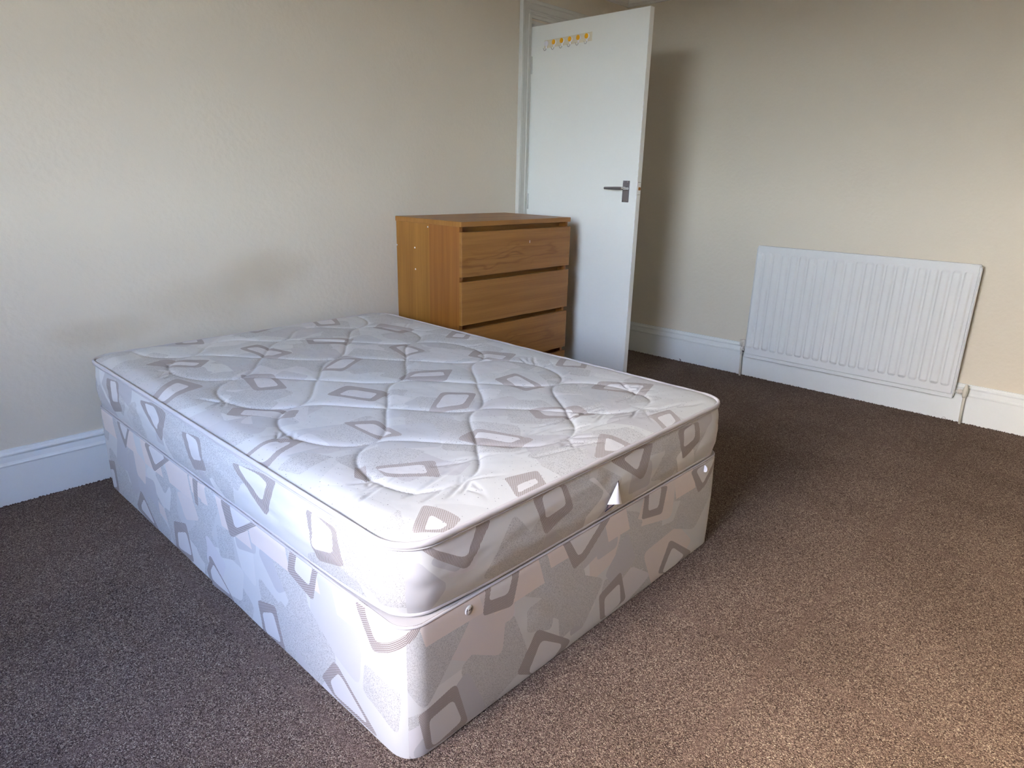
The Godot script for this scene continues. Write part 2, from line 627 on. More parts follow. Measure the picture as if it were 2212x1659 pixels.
func build_room() -> void:
	var carpet := struct("floor", box_mesh(Vector3(LEFT_X - 0.1, -0.12, -0.02), Vector3(WALL_X + 0.35, 0.0, FRONT_Z + 0.1)), mats.carpet, "flecked brown twist-pile carpet over the whole floor", "carpet")
	# ragged tufts where the carpet is trimmed against the boards
	var st := start()
	var rng := RandomNumberGenerator.new()
	rng.seed = 9
	for k in 1500:
		var p: Vector3
		if k < 1050:
			p = out_of_wall(0.0225, 0.0, rng.randf_range(0.1, 3.4)) + Vector3(-rng.randf() * 0.004, 0, 0)
		else:
			p = Vector3(rng.randf_range(-1.3, -0.38), 0, 0.0225 + rng.randf() * 0.004)
		var r := rng.randf_range(0.0015, 0.003)
		var tall := rng.randf_range(0.001, 0.0065)
		var tip := p + Vector3(rng.randf_range(-0.002, 0.002), tall, rng.randf_range(-0.002, 0.002))
		for c in 4:
			var a := p + Vector3(cos(c * PI / 2), 0, sin(c * PI / 2)) * r
			var b := p + Vector3(cos(c * PI / 2 + PI / 2), 0, sin(c * PI / 2 + PI / 2)) * r
			tri(st, a, b, tip, a + b - p * 2.0)
	put("carpet_edge_tufts", done(st), mats.tuft, carpet).set_meta("kind", "stuff")

	# the back wall, with the doorway cut through it
	st = start()
	box(st, Vector3(LEFT_X - 0.12, -0.1, -0.12), Vector3(2.045, CEILING_Y + 0.1, 0.0))
	box(st, Vector3(2.045, 2.015, -0.12), Vector3(2.845, CEILING_Y + 0.1, 0.0))
	box(st, Vector3(2.845, -0.1, -0.12), Vector3(WALL_X + 0.15, CEILING_Y + 0.1, 0.0))
	var wall := done(st)
	# a second set of coordinates lays the grime over it
	var arr := wall.surface_get_arrays(0)
	var uv2 := PackedVector2Array()
	for v in arr[Mesh.ARRAY_VERTEX]:
		uv2.append(Vector2((v.x + 2.0) / 5.2, (2.5 - v.y) / 2.5))
	arr[Mesh.ARRAY_TEX_UV2] = uv2
	wall = ArrayMesh.new()
	wall.add_surface_from_arrays(Mesh.PRIMITIVE_TRIANGLES, arr)
	struct("wall_back", wall, mats.wall_stained, "cream papered wall behind the bed with a brownish smudge", "wall")

	struct("wall_right", box_mesh(Vector3(0, -0.1, -0.2), Vector3(0.15, CEILING_Y + 0.1, FRONT_Z + 0.3)), mats.wall, "cream papered wall carrying the white radiator", "wall", Vector3(WALL_X, 0, 0), WALL_TURN)
	struct("ceiling", box_mesh(Vector3(LEFT_X - 0.2, CEILING_Y, -0.1), Vector3(WALL_X + 0.4, CEILING_Y + 0.12, FRONT_Z + 0.2)), mats.ceiling, "pale ceiling above the cornice", "ceiling")
	walls_with_windows()

	# skirting boards: flat board, stepped and beaded top
	var board := PackedVector2Array([Vector2(0, 0), Vector2(0.022, 0), Vector2(0.022, 0.146), Vector2(0.0245, 0.149), Vector2(0.0245, 0.152), Vector2(0.018, 0.155), Vector2(0.0145, 0.160), Vector2(0.013, 0.180), Vector2(0.0165, 0.185), Vector2(0.0185, 0.189), Vector2(0.0165, 0.193), Vector2(0.011, 0.196), Vector2(0.0095, 0.2058), Vector2(0, 0.2058)])
	st = start()
	sweep(st, board, Vector3(LEFT_X, 0, 0), Vector3(1.956, 0, 0), Vector3(0, 0, 1), Vector3.UP)
	struct("baseboard_back", done(st), mats.gloss_paint, "white moulded skirting board beside the bed", "skirting board")
	st = start()
	sweep(st, board, Vector3(0, 0, 0.0), Vector3(0, 0, FRONT_Z), Vector3(-1, 0, 0), Vector3.UP)
	struct("baseboard_right", done(st), mats.gloss_paint, "white moulded skirting board under the radiator", "skirting board", Vector3(WALL_X, 0, 0), WALL_TURN)

	# plaster cove between wall and ceiling
	var cove := PackedVector2Array([Vector2(0, 0), Vector2(0.012, 0), Vector2(0.014, 0.012), Vector2(0.022, 0.016)])
	for k in 9:
		var a := k / 8.0 * PI / 2
		cove.append(Vector2(0.022 + 0.075 * (1.0 - cos(a)), 0.016 + 0.08 * sin(a)))
	cove.append_array([Vector2(0.108, 0.1), Vector2(0.112, 0.121), Vector2(0, 0.121)])
	st = start()
	sweep(st, cove, Vector3(LEFT_X, 2.249, 0), Vector3(WALL_X, 2.249, 0), Vector3(0, 0, 1), Vector3.UP)
	struct("trim_1", done(st), mats.ceiling, "plaster cornice over the door wall", "cornice")
	st = start()
	sweep(st, cove, Vector3(0, 2.249, 0), Vector3(0, 2.249, FRONT_Z), Vector3(-1, 0, 0), Vector3.UP)
	struct("trim_2", done(st), mats.ceiling, "plaster cornice over the radiator wall", "cornice", Vector3(WALL_X, 0, 0), WALL_TURN)

	# the landing behind the doorway
	st = start()
	box(st, Vector3(1.2, -0.12, -1.5), Vector3(3.4, 0.0, -0.02))
	var landing := struct("floor_landing", done(st), mats.carpet, "brown carpet on the landing beyond the door", "carpet")
	st = start()
	box(st, Vector3(1.1, -0.1, -1.6), Vector3(3.5, 2.5, -1.5))
	box(st, Vector3(1.1, -0.1, -1.5), Vector3(1.2, 2.5, -0.12))
	box(st, Vector3(3.4, -0.1, -1.5), Vector3(3.5, 2.5, -0.12))
	box(st, Vector3(1.1, 2.4, -1.6), Vector3(3.5, 2.5, -0.12))
	struct("wall_landing", done(st), mats.wall, "plain walls of the landing beyond the door", "wall")


# The two outer walls, behind and left of the camera: the left one has a sash window in it.
func walls_with_windows() -> void:
	var w := [1.575, 2.749, 0.974, 2.330]
	var st := start()
	var x0 := LEFT_X - 0.28
	box(st, Vector3(x0, -0.1, -0.12), Vector3(LEFT_X, CEILING_Y + 0.1, w[0]))
	box(st, Vector3(x0, -0.1, w[1]), Vector3(LEFT_X, CEILING_Y + 0.1, FRONT_Z + 0.28))
	box(st, Vector3(x0, -0.1, w[0]), Vector3(LEFT_X, w[2], w[1]))
	box(st, Vector3(x0, w[3], w[0]), Vector3(LEFT_X, CEILING_Y + 0.1, w[1]))
	struct("wall_left", done(st), mats.wall, "cream wall with the sash window left of the bed", "wall")
	sash(1, Vector3(LEFT_X, 0, w[0]), -PI / 2, w[1] - w[0], w[2], w[3])
	st = start()
	box(st, Vector3(LEFT_X - 0.28, -0.1, FRONT_Z), Vector3(WALL_X + 0.4, CEILING_Y + 0.1, FRONT_Z + 0.2))
	struct("wall_front", done(st), mats.wall, "cream wall behind the camera", "wall")


# A window in its own axes: x across, z outwards.
func sash(n: int, at: Vector3, turn: float, w: float, y0: float, y1: float) -> void:
	var o := Node3D.new()
	o.name = "window_%d" % n
	o.position = at
	o.rotation.y = turn
	add_child(o)
	tag(o, "white sash window in the wall left of the bed", "window", "structure")
	var st := start()
	box(st, Vector3(0, y0, 0.12), Vector3(0.05, y1, 0.2), 0.004)
	box(st, Vector3(w - 0.05, y0, 0.12), Vector3(w, y1, 0.2), 0.004)
	box(st, Vector3(0.05, y0, 0.12), Vector3(w - 0.05, y0 + 0.06, 0.2), 0.004)
	box(st, Vector3(0.05, y1 - 0.05, 0.12), Vector3(w - 0.05, y1, 0.2), 0.004)
	var mid := (y0 + y1) / 2.0
	box(st, Vector3(0.05, mid - 0.02, 0.13), Vector3(w - 0.05, mid + 0.02, 0.19), 0.004)
	put("window_frame", done(st), mats.frame_paint, o)
	put("window_sill", box_mesh(Vector3(-0.04, y0 - 0.03, -0.05), Vector3(w + 0.04, y0 + 0.002, 0.13), 0.006), mats.frame_paint, o)
	put("pane", box_mesh(Vector3(0.05, y0 + 0.06, 0.158), Vector3(w - 0.05, mid - 0.02, 0.162)), mats.glass, o)
	put("pane", box_mesh(Vector3(0.05, mid + 0.02, 0.158), Vector3(w - 0.05, y1 - 0.05, 0.162)), mats.glass, o)


# ---------------------------------------------------------------- door and frame

func build_door() -> void:
	# lining and stop round the opening
	var o := thing("trim_3", "cream painted door frame with moulded architrave", "door frame", Vector3.ZERO, 0.0, "structure")
	var st := start()
	box(st, Vector3(2.033, 0, -0.12), Vector3(2.049, 2.03, 0.002), 0.001)
	box(st, Vector3(2.833, 0, -0.12), Vector3(2.849, 2.03, 0.002), 0.001)
	box(st, Vector3(2.049, 2.012, -0.12), Vector3(2.833, 2.028, 0.002), 0.001)
	put("lining", done(st), mats.frame_paint, o)
	st = start()
	box(st, Vector3(2.049, 0, -0.075), Vector3(2.062, 2.012, -0.043), 0.001)
	box(st, Vector3(2.820, 0, -0.075), Vector3(2.833, 2.012, -0.043), 0.001)
	box(st, Vector3(2.062, 1.999, -0.075), Vector3(2.820, 2.012, -0.043), 0.001)
	put("door_stop", done(st), mats.frame_paint, o)
	var arch := PackedVector2Array([Vector2(0, 0), Vector2(0.024, 0), Vector2(0.026, 0.003), Vector2(0.026, 0.018), Vector2(0.020, 0.022), Vector2(0.0185, 0.030), Vector2(0.0175, 0.050), Vector2(0.013, 0.054), Vector2(0.0125, 0.060), Vector2(0.016, 0.064), Vector2(0.016, 0.070), Vector2(0.012, 0.075), Vector2(0.0115, 0.089), Vector2(0, 0.089)])
	st = start()
	sweep(st, arch, Vector3(1.956, 0, 0), Vector3(1.956, 2.128, 0), Vector3(0, 0, 1), Vector3(1, 0, 0))
	put("architrave", done(st), mats.frame_paint, o)
	st = start()
	sweep(st, arch, Vector3(1.9575, 2.1285, 0), Vector3(2.9245, 2.1285, 0), Vector3(0, 0, 1), Vector3(0, -1, 0))
	put("architrave", done(st), mats.frame_paint, o)
	st = start()
	sweep(st, arch, Vector3(2.926, 0, 0), Vector3(2.926, 2.128, 0), Vector3(0, 0, 1), Vector3(-1, 0, 0))
	put("architrave", done(st), mats.frame_paint, o)

	# the leaf stands open square to the wall; own axes: z along the leaf from the hinge, x through it
	var d := thing("door_1", "plain white flush door standing open behind the chest of drawers", "door", Vector3(2.0522, 0, 0.02), -0.0151, "structure")
	put("leaf", box_mesh(Vector3(0, 0.012, -0.016), Vector3(0.036, 1.9942, 0.7762), 0.0015), mats.door_paint, d)
	# bare worn patches on the arris, where paint has chipped
	st = start()
	var rng := RandomNumberGenerator.new()
	rng.seed = 31
	for k in 26:
		var y := rng.randf_range(0.35, 1.75)
		var tall := rng.randf_range(0.004, 0.022)
		box(st, Vector3(-0.0006, y, 0.7735), Vector3(0.002, y + tall, 0.7768), 0.0006)
	put("chipped_edge", done(st), mats.white, d)
	for y in [0.25, 1.0, 1.75]:
		st = start(true)
		lathe(st, PackedVector2Array([Vector2(0, 0), Vector2(0.005, 0), Vector2(0.005, 0.09), Vector2(0, 0.09)]), Vector3(-0.003, y, -0.006), Vector3.UP, 10)
		put("hinge", done(st), mats.frame_paint, d)
	var plate := put("lever_handle", box_mesh(Vector3(-0.005, 1.0682, 0.6862), Vector3(0.0005, 1.1783, 0.7292), 0.002), mats.metal, d, "brushed metal lever handle on its back plate")
	st = start(true)
	lathe(st, PackedVector2Array([Vector2(0.0105, 0), Vector2(0.0105, 0.007), Vector2(0.0085, 0.011), Vector2(0.0085, 0.046), Vector2(0.0075, 0.049), Vector2(0, 0.0505)]), Vector3(-0.0045, 1.1390, 0.7175), Vector3(-1, 0, 0), 20)
	put("spindle", done(st), mats.chrome, plate)
	# the lever: a flattened bar that bends off the spindle and swells, then narrows to its end
	var rows := []
	var uvs := []
	for i in 17:
		var t := clampf((i - 1) / 14.0, 0.0, 1.0)
		var z := 0.7200 - 0.1225 * t
		var x := -0.0475 + 0.004 * sin(t * PI)
		var hh := lerpf(0.0080, 0.0060, t) + 0.0008 * sin(t * PI)
		var ww := 0.0052
		if i == 15 or i == 1:
			z += 0.0008 if i == 15 else 0.0
		elif i == 0 or i == 16:
			hh *= 0.02
			ww *= 0.02
		var row := []
		var uvr := []
		for k in 17:
			var a := TAU * k / 16.0
			row.append(Vector3(x + ww * cos(a), 1.1390 - 0.0006 * t + hh * sin(a), z))
			uvr.append(Vector2(t, k / 16.0))
		rows.append(row)
		uvs.append(uvr)
	put("lever", sheet(rows, uvs, true), mats.metal, plate)
	for q in [Vector2(1.171, 0.7175), Vector2(1.171, 0.692), Vector2(1.077, 0.7185), Vector2(1.077, 0.692)]:
		st = start(true)
		lathe(st, PackedVector2Array([Vector2(0.003, 0), Vector2(0.0025, 0.0011), Vector2(0, 0.0016)]), Vector3(-0.005, q.x, q.y), Vector3(-1, 0, 0), 10)
		put("screw", done(st), mats.chrome, plate)
	var face := put("latch_plate", box_mesh(Vector3(0.008, 1.1095, 0.7757), Vector3(0.030, 1.1705, 0.7768), 0.0004), mats.door_paint, d)
	put("latch_bolt", box_mesh(Vector3(0.012, 1.131, 0.774), Vector3(0.025, 1.147, 0.7845), 0.003), mats.brass, face)
	put("plate_gap", box_mesh(Vector3(0.006, 1.1705, 0.7755), Vector3(0.031, 1.1722, 0.7765)), mats.dark, face)
	put("plate_gap", box_mesh(Vector3(0.006, 1.1080, 0.7755), Vector3(0.031, 1.1093, 0.7765)), mats.dark, face)


func build_hooks() -> void:
	var o := thing("hook_strip", "strip of six stick-on hooks high on the white door, five with yellow discs", "hooks", Vector3(2.0522, 0, 0.02), -0.0151)
	var slope := 0.0196
	# the clear yellowed backing they are all stuck on
	var st := start()
	var f := func(z: float, up: float, x: float) -> Vector3: return Vector3(x, 1.8935 + (z - 0.09) * slope + up, z)
	var a: Vector3 = f.call(0.0867, -0.0195, -0.0012)
	var b: Vector3 = f.call(0.4233, -0.0225, -0.0012)
	var c: Vector3 = f.call(0.4233, 0.0215, -0.0012)
	var d: Vector3 = f.call(0.0867, 0.0205, -0.0012)
	quad(st, a, b, c, d, Vector3(-1, 0, 0))
	var e := Vector3(0.0012, 0, 0)
	quad(st, a, b, b + e, a + e, Vector3(0, -1, 0))
	quad(st, c, d, d + e, c + e, Vector3(0, 1, 0))
	quad(st, b, c, c + e, b + e, Vector3(0, 0, 1))
	quad(st, d, a, a + e, d + e, Vector3(0, 0, -1))
	put("backing_strip", done(st), mats.backing, o, "clear yellowed backing strip")
	for k in 6:
		var z := 0.1025 + 0.0577 * k
		var y := 1.8955 + (z - 0.1025) * slope + 0.001
		st = start(true)
		lathe(st, PackedVector2Array([Vector2(0.0140, 0), Vector2(0.0142, 0.004), Vector2(0.0125, 0.0065), Vector2(0, 0.0070)]), Vector3(-0.001, y, z), Vector3(-1, 0, 0), 24)
		# the neck below the disc
		tube(st, PackedVector3Array([Vector3(-0.003, y - 0.010, z), Vector3(-0.003, y - 0.019, z), Vector3(-0.003, y - 0.024, z)]), 0.0042, 8)
		var hook := put("hook", done(st), mats.white, o, "white hook without its yellow disc" if k == 0 else "white hook with a yellow disc")
		if k > 0:
			st = start(true)
			lathe(st, PackedVector2Array([Vector2(0.0128, 0), Vector2(0.0128, 0.0014), Vector2(0.0110, 0.0024), Vector2(0, 0.0027)]), Vector3(-0.0072, y + 0.001, z - 0.0006), Vector3(-1, 0, 0), 24)
			put("disc", done(st), mats.yellow, hook)
		st = start(true)
		var path := PackedVector3Array()
		for i in 10:
			var t := -0.15 + 1.25 * i / 9.0
			path.append(Vector3(-0.003 - 0.010 * (1.0 - cos(t * PI)) * 0.5 * 1.3, y - 0.024 - 0.0125 * sin(clampf(t, 0, 1) * PI) + (0.004 if t < 0 else 0.0), z - 0.010 * maxf(t, 0.0)))
		tube(st, path, 0.0016, 8)
		put("wire", done(st), mats.chrome, hook)


# ---------------------------------------------------------------- radiator

func build_radiator() -> void:
	# own axes: -x out of the wall, z along it
	var o := thing("radiator", "long white ribbed panel radiator on the cream wall", "radiator", Vector3(WALL_X, 0, 0), WALL_TURN)
	var z0 := 1.0955
	var z1 := 2.2326
	var y0 := 0.1322
	var y1 := 0.8224
	# the back sheet and flange behind the pressed front sheet
	put("rear_panel", box_mesh(Vector3(-0.0562, y0 + 0.001, z0 + 0.001), Vector3(-0.030, y1 - 0.010, z1 + 0.0015), 0.003), mats.enamel_old, o, "cream edge of the rear sheet")
	var st := start()
	box(st, Vector3(-0.0625, y0, z0), Vector3(-0.056, y1 - 0.006, z1 + 0.001), 0.003)
	box(st, Vector3(-0.070, y0 + 0.0245, z0 + 0.0060), Vector3(-0.0605, y1, z1 - 0.0085), 0.0015)
	# the rolled rim round it, a hairline away
	box(st, Vector3(-0.069, y0, z0), Vector3(-0.0605, y0 + 0.0222, z1 + 0.001), 0.002)
	box(st, Vector3(-0.069, y0 + 0.018, z1 - 0.0062), Vector3(-0.058, y1 - 0.012, z1 + 0.005), 0.0047)
	box(st, Vector3(-0.067, y0 + 0.018, z0), Vector3(-0.0605, y1 - 0.012, z0 + 0.0040), 0.0015)
	box(st, Vector3(-0.0695, y1 - 0.012, z0 + 0.003), Vector3(-0.040, y1 + 0.001, z1 - 0.001), 0.006)
	put("front_panel", done(st), mats.enamel, o)
	# twenty-two pressed ribs
	var rows := []
	var uvs := []
	for j in 25:
		var y: float = [0.0, 0.002, 0.005, 0.008, 0.011, 0.014, 0.017, 0.02, 0.05, 0.12, 0.2, 0.28, 0.3][j] if j < 13 else 0.6 - [0.28, 0.2, 0.12, 0.05, 0.02, 0.017, 0.014, 0.011, 0.008, 0.005, 0.002, 0.0][j - 13]
		var row := []
		var uvr := []
		for i in 15:
			var u := -1.0 + 2.0 * i / 14.0
			var end: float = minf(y, 0.6 - y)
			var narrow := 1.0 - 0.55 * pow(1.0 - clampf(end / 0.018, 0.0, 1.0), 2.0)
			var z := u * 0.0215 * narrow
			var rise := smoothstep(0.0, 0.42, 1.0 - absf(u)) * smoothstep(0.0, 0.020, end)
			row.append(Vector3(-0.0698 - 0.0075 * rise, 0.189 + y, z))
			uvr.append(Vector2(i / 14.0, y))
		rows.append(row)
		uvs.append(uvr)
	var rib := sheet(rows, uvs)
	for k in 22:
		put("rib", rib, mats.enamel, o).position = Vector3(0, 0, 1.1205 + 0.05083 * k)
	# thermostatic valve on the door side, lockshield on the other, with their tails
	st = start(true)
	lathe(st, PackedVector2Array([Vector2(0, -0.01), Vector2(0.0085, -0.01), Vector2(0.0085, 0.012), Vector2(0.012, 0.014), Vector2(0.012, 0.034), Vector2(0.009, 0.036), Vector2(0.009, 0.040), Vector2(0.0165, 0.046), Vector2(0.0185, 0.076), Vector2(0.0175, 0.082), Vector2(0, 0.083)]), Vector3(-0.052, 0.152, 1.0735), Vector3.UP, 20)
	put("valve", done(st), mats.plastic, o, "capped valve at the door end")
	st = start(true)
	lathe(st, PackedVector2Array([Vector2(0, 0), Vector2(0.010, 0), Vector2(0.010, 0.012), Vector2(0.0065, 0.014), Vector2(0.0065, 0.028), Vector2(0, 0.028)]), Vector3(-0.052, 0.168, 1.078), Vector3(0, 0, 1), 14)
	put("union", done(st), mats.chrome, o)
	st = start(true)
	tube(st, PackedVector3Array([Vector3(-0.052, 0.15, 1.0735), Vector3(-0.050, 0.07, 1.076), Vector3(-0.046, -0.01, 1.079)]), 0.0062, 10)
	put("pipe", done(st), mats.pipe_paint, o)
	st = start(true)
	lathe(st, PackedVector2Array([Vector2(0, -0.012), Vector2(0.009, -0.012), Vector2(0.012, 0.0), Vector2(0.013, 0.022), Vector2(0.012, 0.035), Vector2(0.0085, 0.043), Vector2(0.006, 0.054), Vector2(0.004, 0.057), Vector2(0, 0.058)]), Vector3(-0.052, 0.158, 2.2825), Vector3.UP, 18)
	put("lockshield_valve", done(st), mats.pipe_paint, o, "lockshield valve at the window end")
	st = start(true)
	lathe(st, PackedVector2Array([Vector2(0, 0), Vector2(0.0062, 0), Vector2(0.0062, 0.010), Vector2(0.013, 0.012), Vector2(0.013, 0.028), Vector2(0.008, 0.030), Vector2(0.008, 0.045), Vector2(0, 0.045)]), Vector3(-0.052, 0.172, 2.236), Vector3(0, 0, 1), 8)
	put("union", done(st), mats.plastic, o)
	st = start(true)
	tube(st, PackedVector3Array([Vector3(-0.052, 0.15, 2.2825), Vector3(-0.048, 0.07, 2.285), Vector3(-0.044, -0.01, 2.288)]), 0.0066, 10)
	put("pipe", done(st), mats.pipe_paint, o)
	for z in [1.3, 2.03]:
		put("bracket", box_mesh(Vector3(-0.042, 0.2, z), Vector3(0.0, 0.74, z + 0.03), 0.002), mats.enamel_old, o)


# ---------------------------------------------------------------- chest of drawers

func build_chest() -> void:
	# own axes: x across the front, z out of the wall
	var o := thing("chest_of_drawers", "oak-veneer chest of four drawers between bed and door", "chest of drawers", Vector3(1.0662, 0, 0), 0.0031)
	put("top_panel", box_mesh(Vector3(0, 0.9585, 0.004), Vector3(0.80, 0.9813, 0.504), 0.0012, 1), mats.oak, o)
	# sides, notched at the foot for the skirting; the near side shows two leaves of veneer
	for s in 2:
		var xa := 0.004 if s == 0 else 0.778
		var st := start()
		box(st, Vector3(xa, 0.0, 0.030), Vector3(xa + 0.018, 0.215, 0.266), 0.0, 0, true)
		box(st, Vector3(xa, 0.215, 0.006), Vector3(xa + 0.018, 0.9585, 0.266), 0.0, 0, true)
		var side := put("side_panel", done(st), mats.oak_pale, o)
		st = start()
		box(st, Vector3(xa, 0.0, 0.266), Vector3(xa + 0.018, 0.9585, 0.4855), 0.0, 0, true)
		put("veneer_leaf", done(st), mats.oak_red, side, "redder leaf of veneer")
	put("inner_panel", box_mesh(Vector3(0.022, 0.06, 0.436), Vector3(0.778, 0.9585, 0.442), 0.0, 2), mats.oak, o)
	put("plinth", box_mesh(Vector3(0.022, 0.0, 0.44), Vector3(0.778, 0.058, 0.456), 0.0, 2), mats.oak, o)
	put("back_panel", box_mesh(Vector3(0.022, 0.215, 0.008), Vector3(0.778, 0.9585, 0.012), 0.0, 2), mats.oak_pale, o)
	for k in 4:
		var top := 0.9335 - 0.2317 * k
		var st := start()
		box(st, Vector3(0.002, top - 0.2085, 0.4865), Vector3(0.802, top, 0.504), 0.0012, 2)
		var drawer := put("drawer", done(st), mats.oak_front if k != 1 else mats.oak, o)
		put("drawer_box", box_mesh(Vector3(0.03, top - 0.19, 0.4762), Vector3(0.77, top - 0.03, 0.4866), 0.0, 2), mats.oak_red, drawer)
		if k == 0:
			put("paint_fleck", box_mesh(Vector3(0.4710, 0.8625, 0.5038), Vector3(0.4745, 0.8755, 0.5046), 0.0004), mats.white, drawer, "small white fleck")
	for q in [Vector2(0.258, 0.943), Vector2(0.154, 0.8355), Vector2(0.1562, 0.7285), Vector2(0.0085, 0.8375)]:
		var st := start(true)
		lathe(st, PackedVector2Array([Vector2(0.0042, 0), Vector2(0.0040, 0.0010), Vector2(0, 0.0015)]), Vector3(0.004, q.y, q.x), Vector3(-1, 0, 0), 12)
		put("screw_cap", done(st), mats.white, o, "white screw cap")


# ---------------------------------------------------------------- bed

# A point on the outline of a rounded rectangle w by l (corner radius r), walked along the left side
# from the wall, round the near corner, along the foot, and back; returns place, outward, and run.
func outline(w: float, l: float, r: float, step: float) -> Array:
	var pts := []
	var sides := [[Vector2(0, r), Vector2(0, l - r), Vector2(-1, 0), 0.0 + r], [Vector2(r, l), Vector2(w - r, l), Vector2(0, 1), l + r], [Vector2(w, l - r), Vector2(w, r), Vector2(1, 0), l + w + r], [Vector2(w - r, 0), Vector2(r, 0), Vector2(0, -1), l * 2 + w + r]]
	for s in 4:
		var a: Vector2 = sides[s][0]
		var b: Vector2 = sides[s][1]
		var run: float = sides[s][3]
		var n := int((b - a).length() / step) + 1
		for k in n:
			pts.append([a.lerp(b, float(k) / n), sides[s][2], run + (b - a).length() * k / n])
		var centre: Vector2 = b - sides[s][2] * r
		var next: Vector2 = sides[(s + 1) % 4][2]
		var turns := maxi(8, int(r * 1.6 / step))
		for k in turns:
			var t := k / float(turns) * PI / 2
			var out: Vector2 = sides[s][2] * cos(t) + next * sin(t)
			pts.append([centre + out * r, out, run + (b - a).length() + 2.0 * r * k / turns])
	return pts


func build_base() -> void:
	var o := thing("divan_base", "low divan base in worn lozenge-print ticking under the mattress", "bed base", BED_AT, BED_TURN)
	var n := FastNoiseLite.new()
	n.seed = 12
	n.frequency = 1.0
	var pts := outline(BED_W, BED_L, 0.055, 0.02)
	var heights := [0.0, 0.004, 0.03, 0.08, 0.13, 0.18, 0.23, 0.28, 0.31, 0.322, 0.329, 0.332]
	# four upholstered runs: left of the head half, left of the foot half, foot, and the hidden rest
	var runs := [["side_cover", 0.0, 0.938], ["side_cover", 0.938, BED_L], ["foot_cover", BED_L, BED_L + BED_W], ["side_cover", BED_L + BED_W, BED_L * 2 + BED_W], ["head_cover", BED_L * 2 + BED_W, (BED_L + BED_W) * 2]]
	for r in runs.size():
		var rows := []
		var uvs := []
		var from: float = runs[r][1]
		var to: float = runs[r][2]
		for y in heights:
			var row := []
			var uvr := []
			for s in sampled(pts, from, to, (BED_L + BED_W) * 2):
				var out := Vector3(s[1].x, 0, s[1].y)
				var swell := 0.0025 * sin(clampf(y / 0.33, 0.0, 1.0) * PI) + 0.0016 * n.get_noise_2d(s[2] * 5.0, y * 11.0)
				if r == 1:
					swell += 0.006 * smoothstep(0.0, 0.01, s[2] - 0.938) * (1.0 - smoothstep(0.0, 0.14, s[2] - 0.938))
				if r == 2:
					# a few soft ruckles low in the middle of the foot
					var g := exp(-pow((s[2] - 2.30) / 0.06, 2.0) - pow((y - 0.19) / 0.05, 2.0))
					swell += 0.003 * g * sin((y + (s[2] - 2.3) * 0.25) * 190.0)
				if y > 0.315:
					swell -= pow((y - 0.315) / 0.017, 2.0) * 0.005
				if y < 0.001:
					swell -= 0.003
				row.append(Vector3(s[0].x, y, s[0].y) + out * swell)
				var along: float = s[2]
				uvr.append(Vector2((along - (0.0 if r < 2 else from)) / (BED_L if r < 2 else to - from), 1.0 - y / 0.335))
			rows.append(row)
			uvs.append(uvr)
		put(runs[r][0], sheet(rows, uvs, true), mats.print_base_foot if r in [2, 4] else mats.print_base_side, o)
	# top deck and the cord round its edge
	var st := start()
	for i in pts.size():
		var a: Vector2 = pts[i][0] - pts[i][1] * 0.006
		var b: Vector2 = pts[(i + 1) % pts.size()][0] - pts[(i + 1) % pts.size()][1] * 0.006
		tri(st, Vector3(BED_W / 2, 0.332, BED_L / 2), Vector3(a.x, 0.3315, a.y), Vector3(b.x, 0.3315, b.y), Vector3.UP)
	put("deck", done(st), mats.cloth_plain, o)
	st = start(true)
	var cord := PackedVector3Array()
	for p in pts:
		cord.append(Vector3(p[0].x - p[1].x * 0.0035, 0.3285, p[0].y - p[1].y * 0.0035))
	tube(st, cord, 0.0035, 6, true)
	put("piping", done(st), mats.piping, o)
	# round white stickers on the foot
	var z := BED_L + 0.0035
	st = start(true)
	lathe(st, PackedVector2Array([Vector2(0.0118, 0), Vector2(0.0116, 0.0006), Vector2(0, 0.0007)]), Vector3(0.169, 0.3055, z), Vector3(0, 0, 1), 28)
	var seal := put("sticker", done(st), mats.label_white, o, "round white sticker printed with small black marks")
	st = start()
	for m in [[-0.0062, 0.0062, -0.0074, -0.0068, 0.0009], [-0.0080, -0.0005, -0.0074, 0.0022, 0.0006], [-0.0050, -0.0005, -0.0042, 0.0025, 0.0006], [0.0064, 0.0030, 0.0056, -0.0028, 0.0008], [0.0022, 0.0, 0.0040, 0.0002, 0.0008]]:
		var a := Vector3(m[0], m[1], 0)
		var b := Vector3(m[2], m[3], 0)
		var side: Vector3 = Vector3(0, 0, 1).cross(b - a).normalized() * m[4]
		var c := Vector3(0.169, 0.3055, z + 0.0009)
		quad(st, c + a + side, c + b + side, c + b - side, c + a - side, Vector3(0, 0, 1))
	for k in 12:
		var c := Vector3(0.169, 0.3055, z + 0.0009)
		tri(st, c, c + Vector3(cos(TAU * k / 12), sin(TAU * k / 12), 0) * 0.0015, c + Vector3(cos(TAU * (k + 1) / 12), sin(TAU * (k + 1) / 12), 0) * 0.0015, Vector3(0, 0, 1))
	put("printed_mark", done(st), mats.ink, seal)
	# the other has half peeled and curls out
	var rows2 := []
	var uvs2 := []
	for j in 9:
		var row := []
		var uvr := []
		for i in 9:
			var u := -1.0 + i / 4.0
			var v := -1.0 + j / 4.0
			var q := Vector2(u * sqrt(1.0 - v * v / 2.0), v * sqrt(1.0 - u * u / 2.0)) * 0.0115
			var lift := maxf(0.0, -q.x + 0.003)
			row.append(Vector3(1.194 + q.x + lift * 0.75, 0.309 + q.y, z + 0.0005 + lift * 0.95))
			uvr.append(Vector2(u, v))
		rows2.append(row)
		uvs2.append(uvr)
	put("sticker", sheet(rows2, uvs2), mats.white, o, "round white sticker, half peeled and curled")


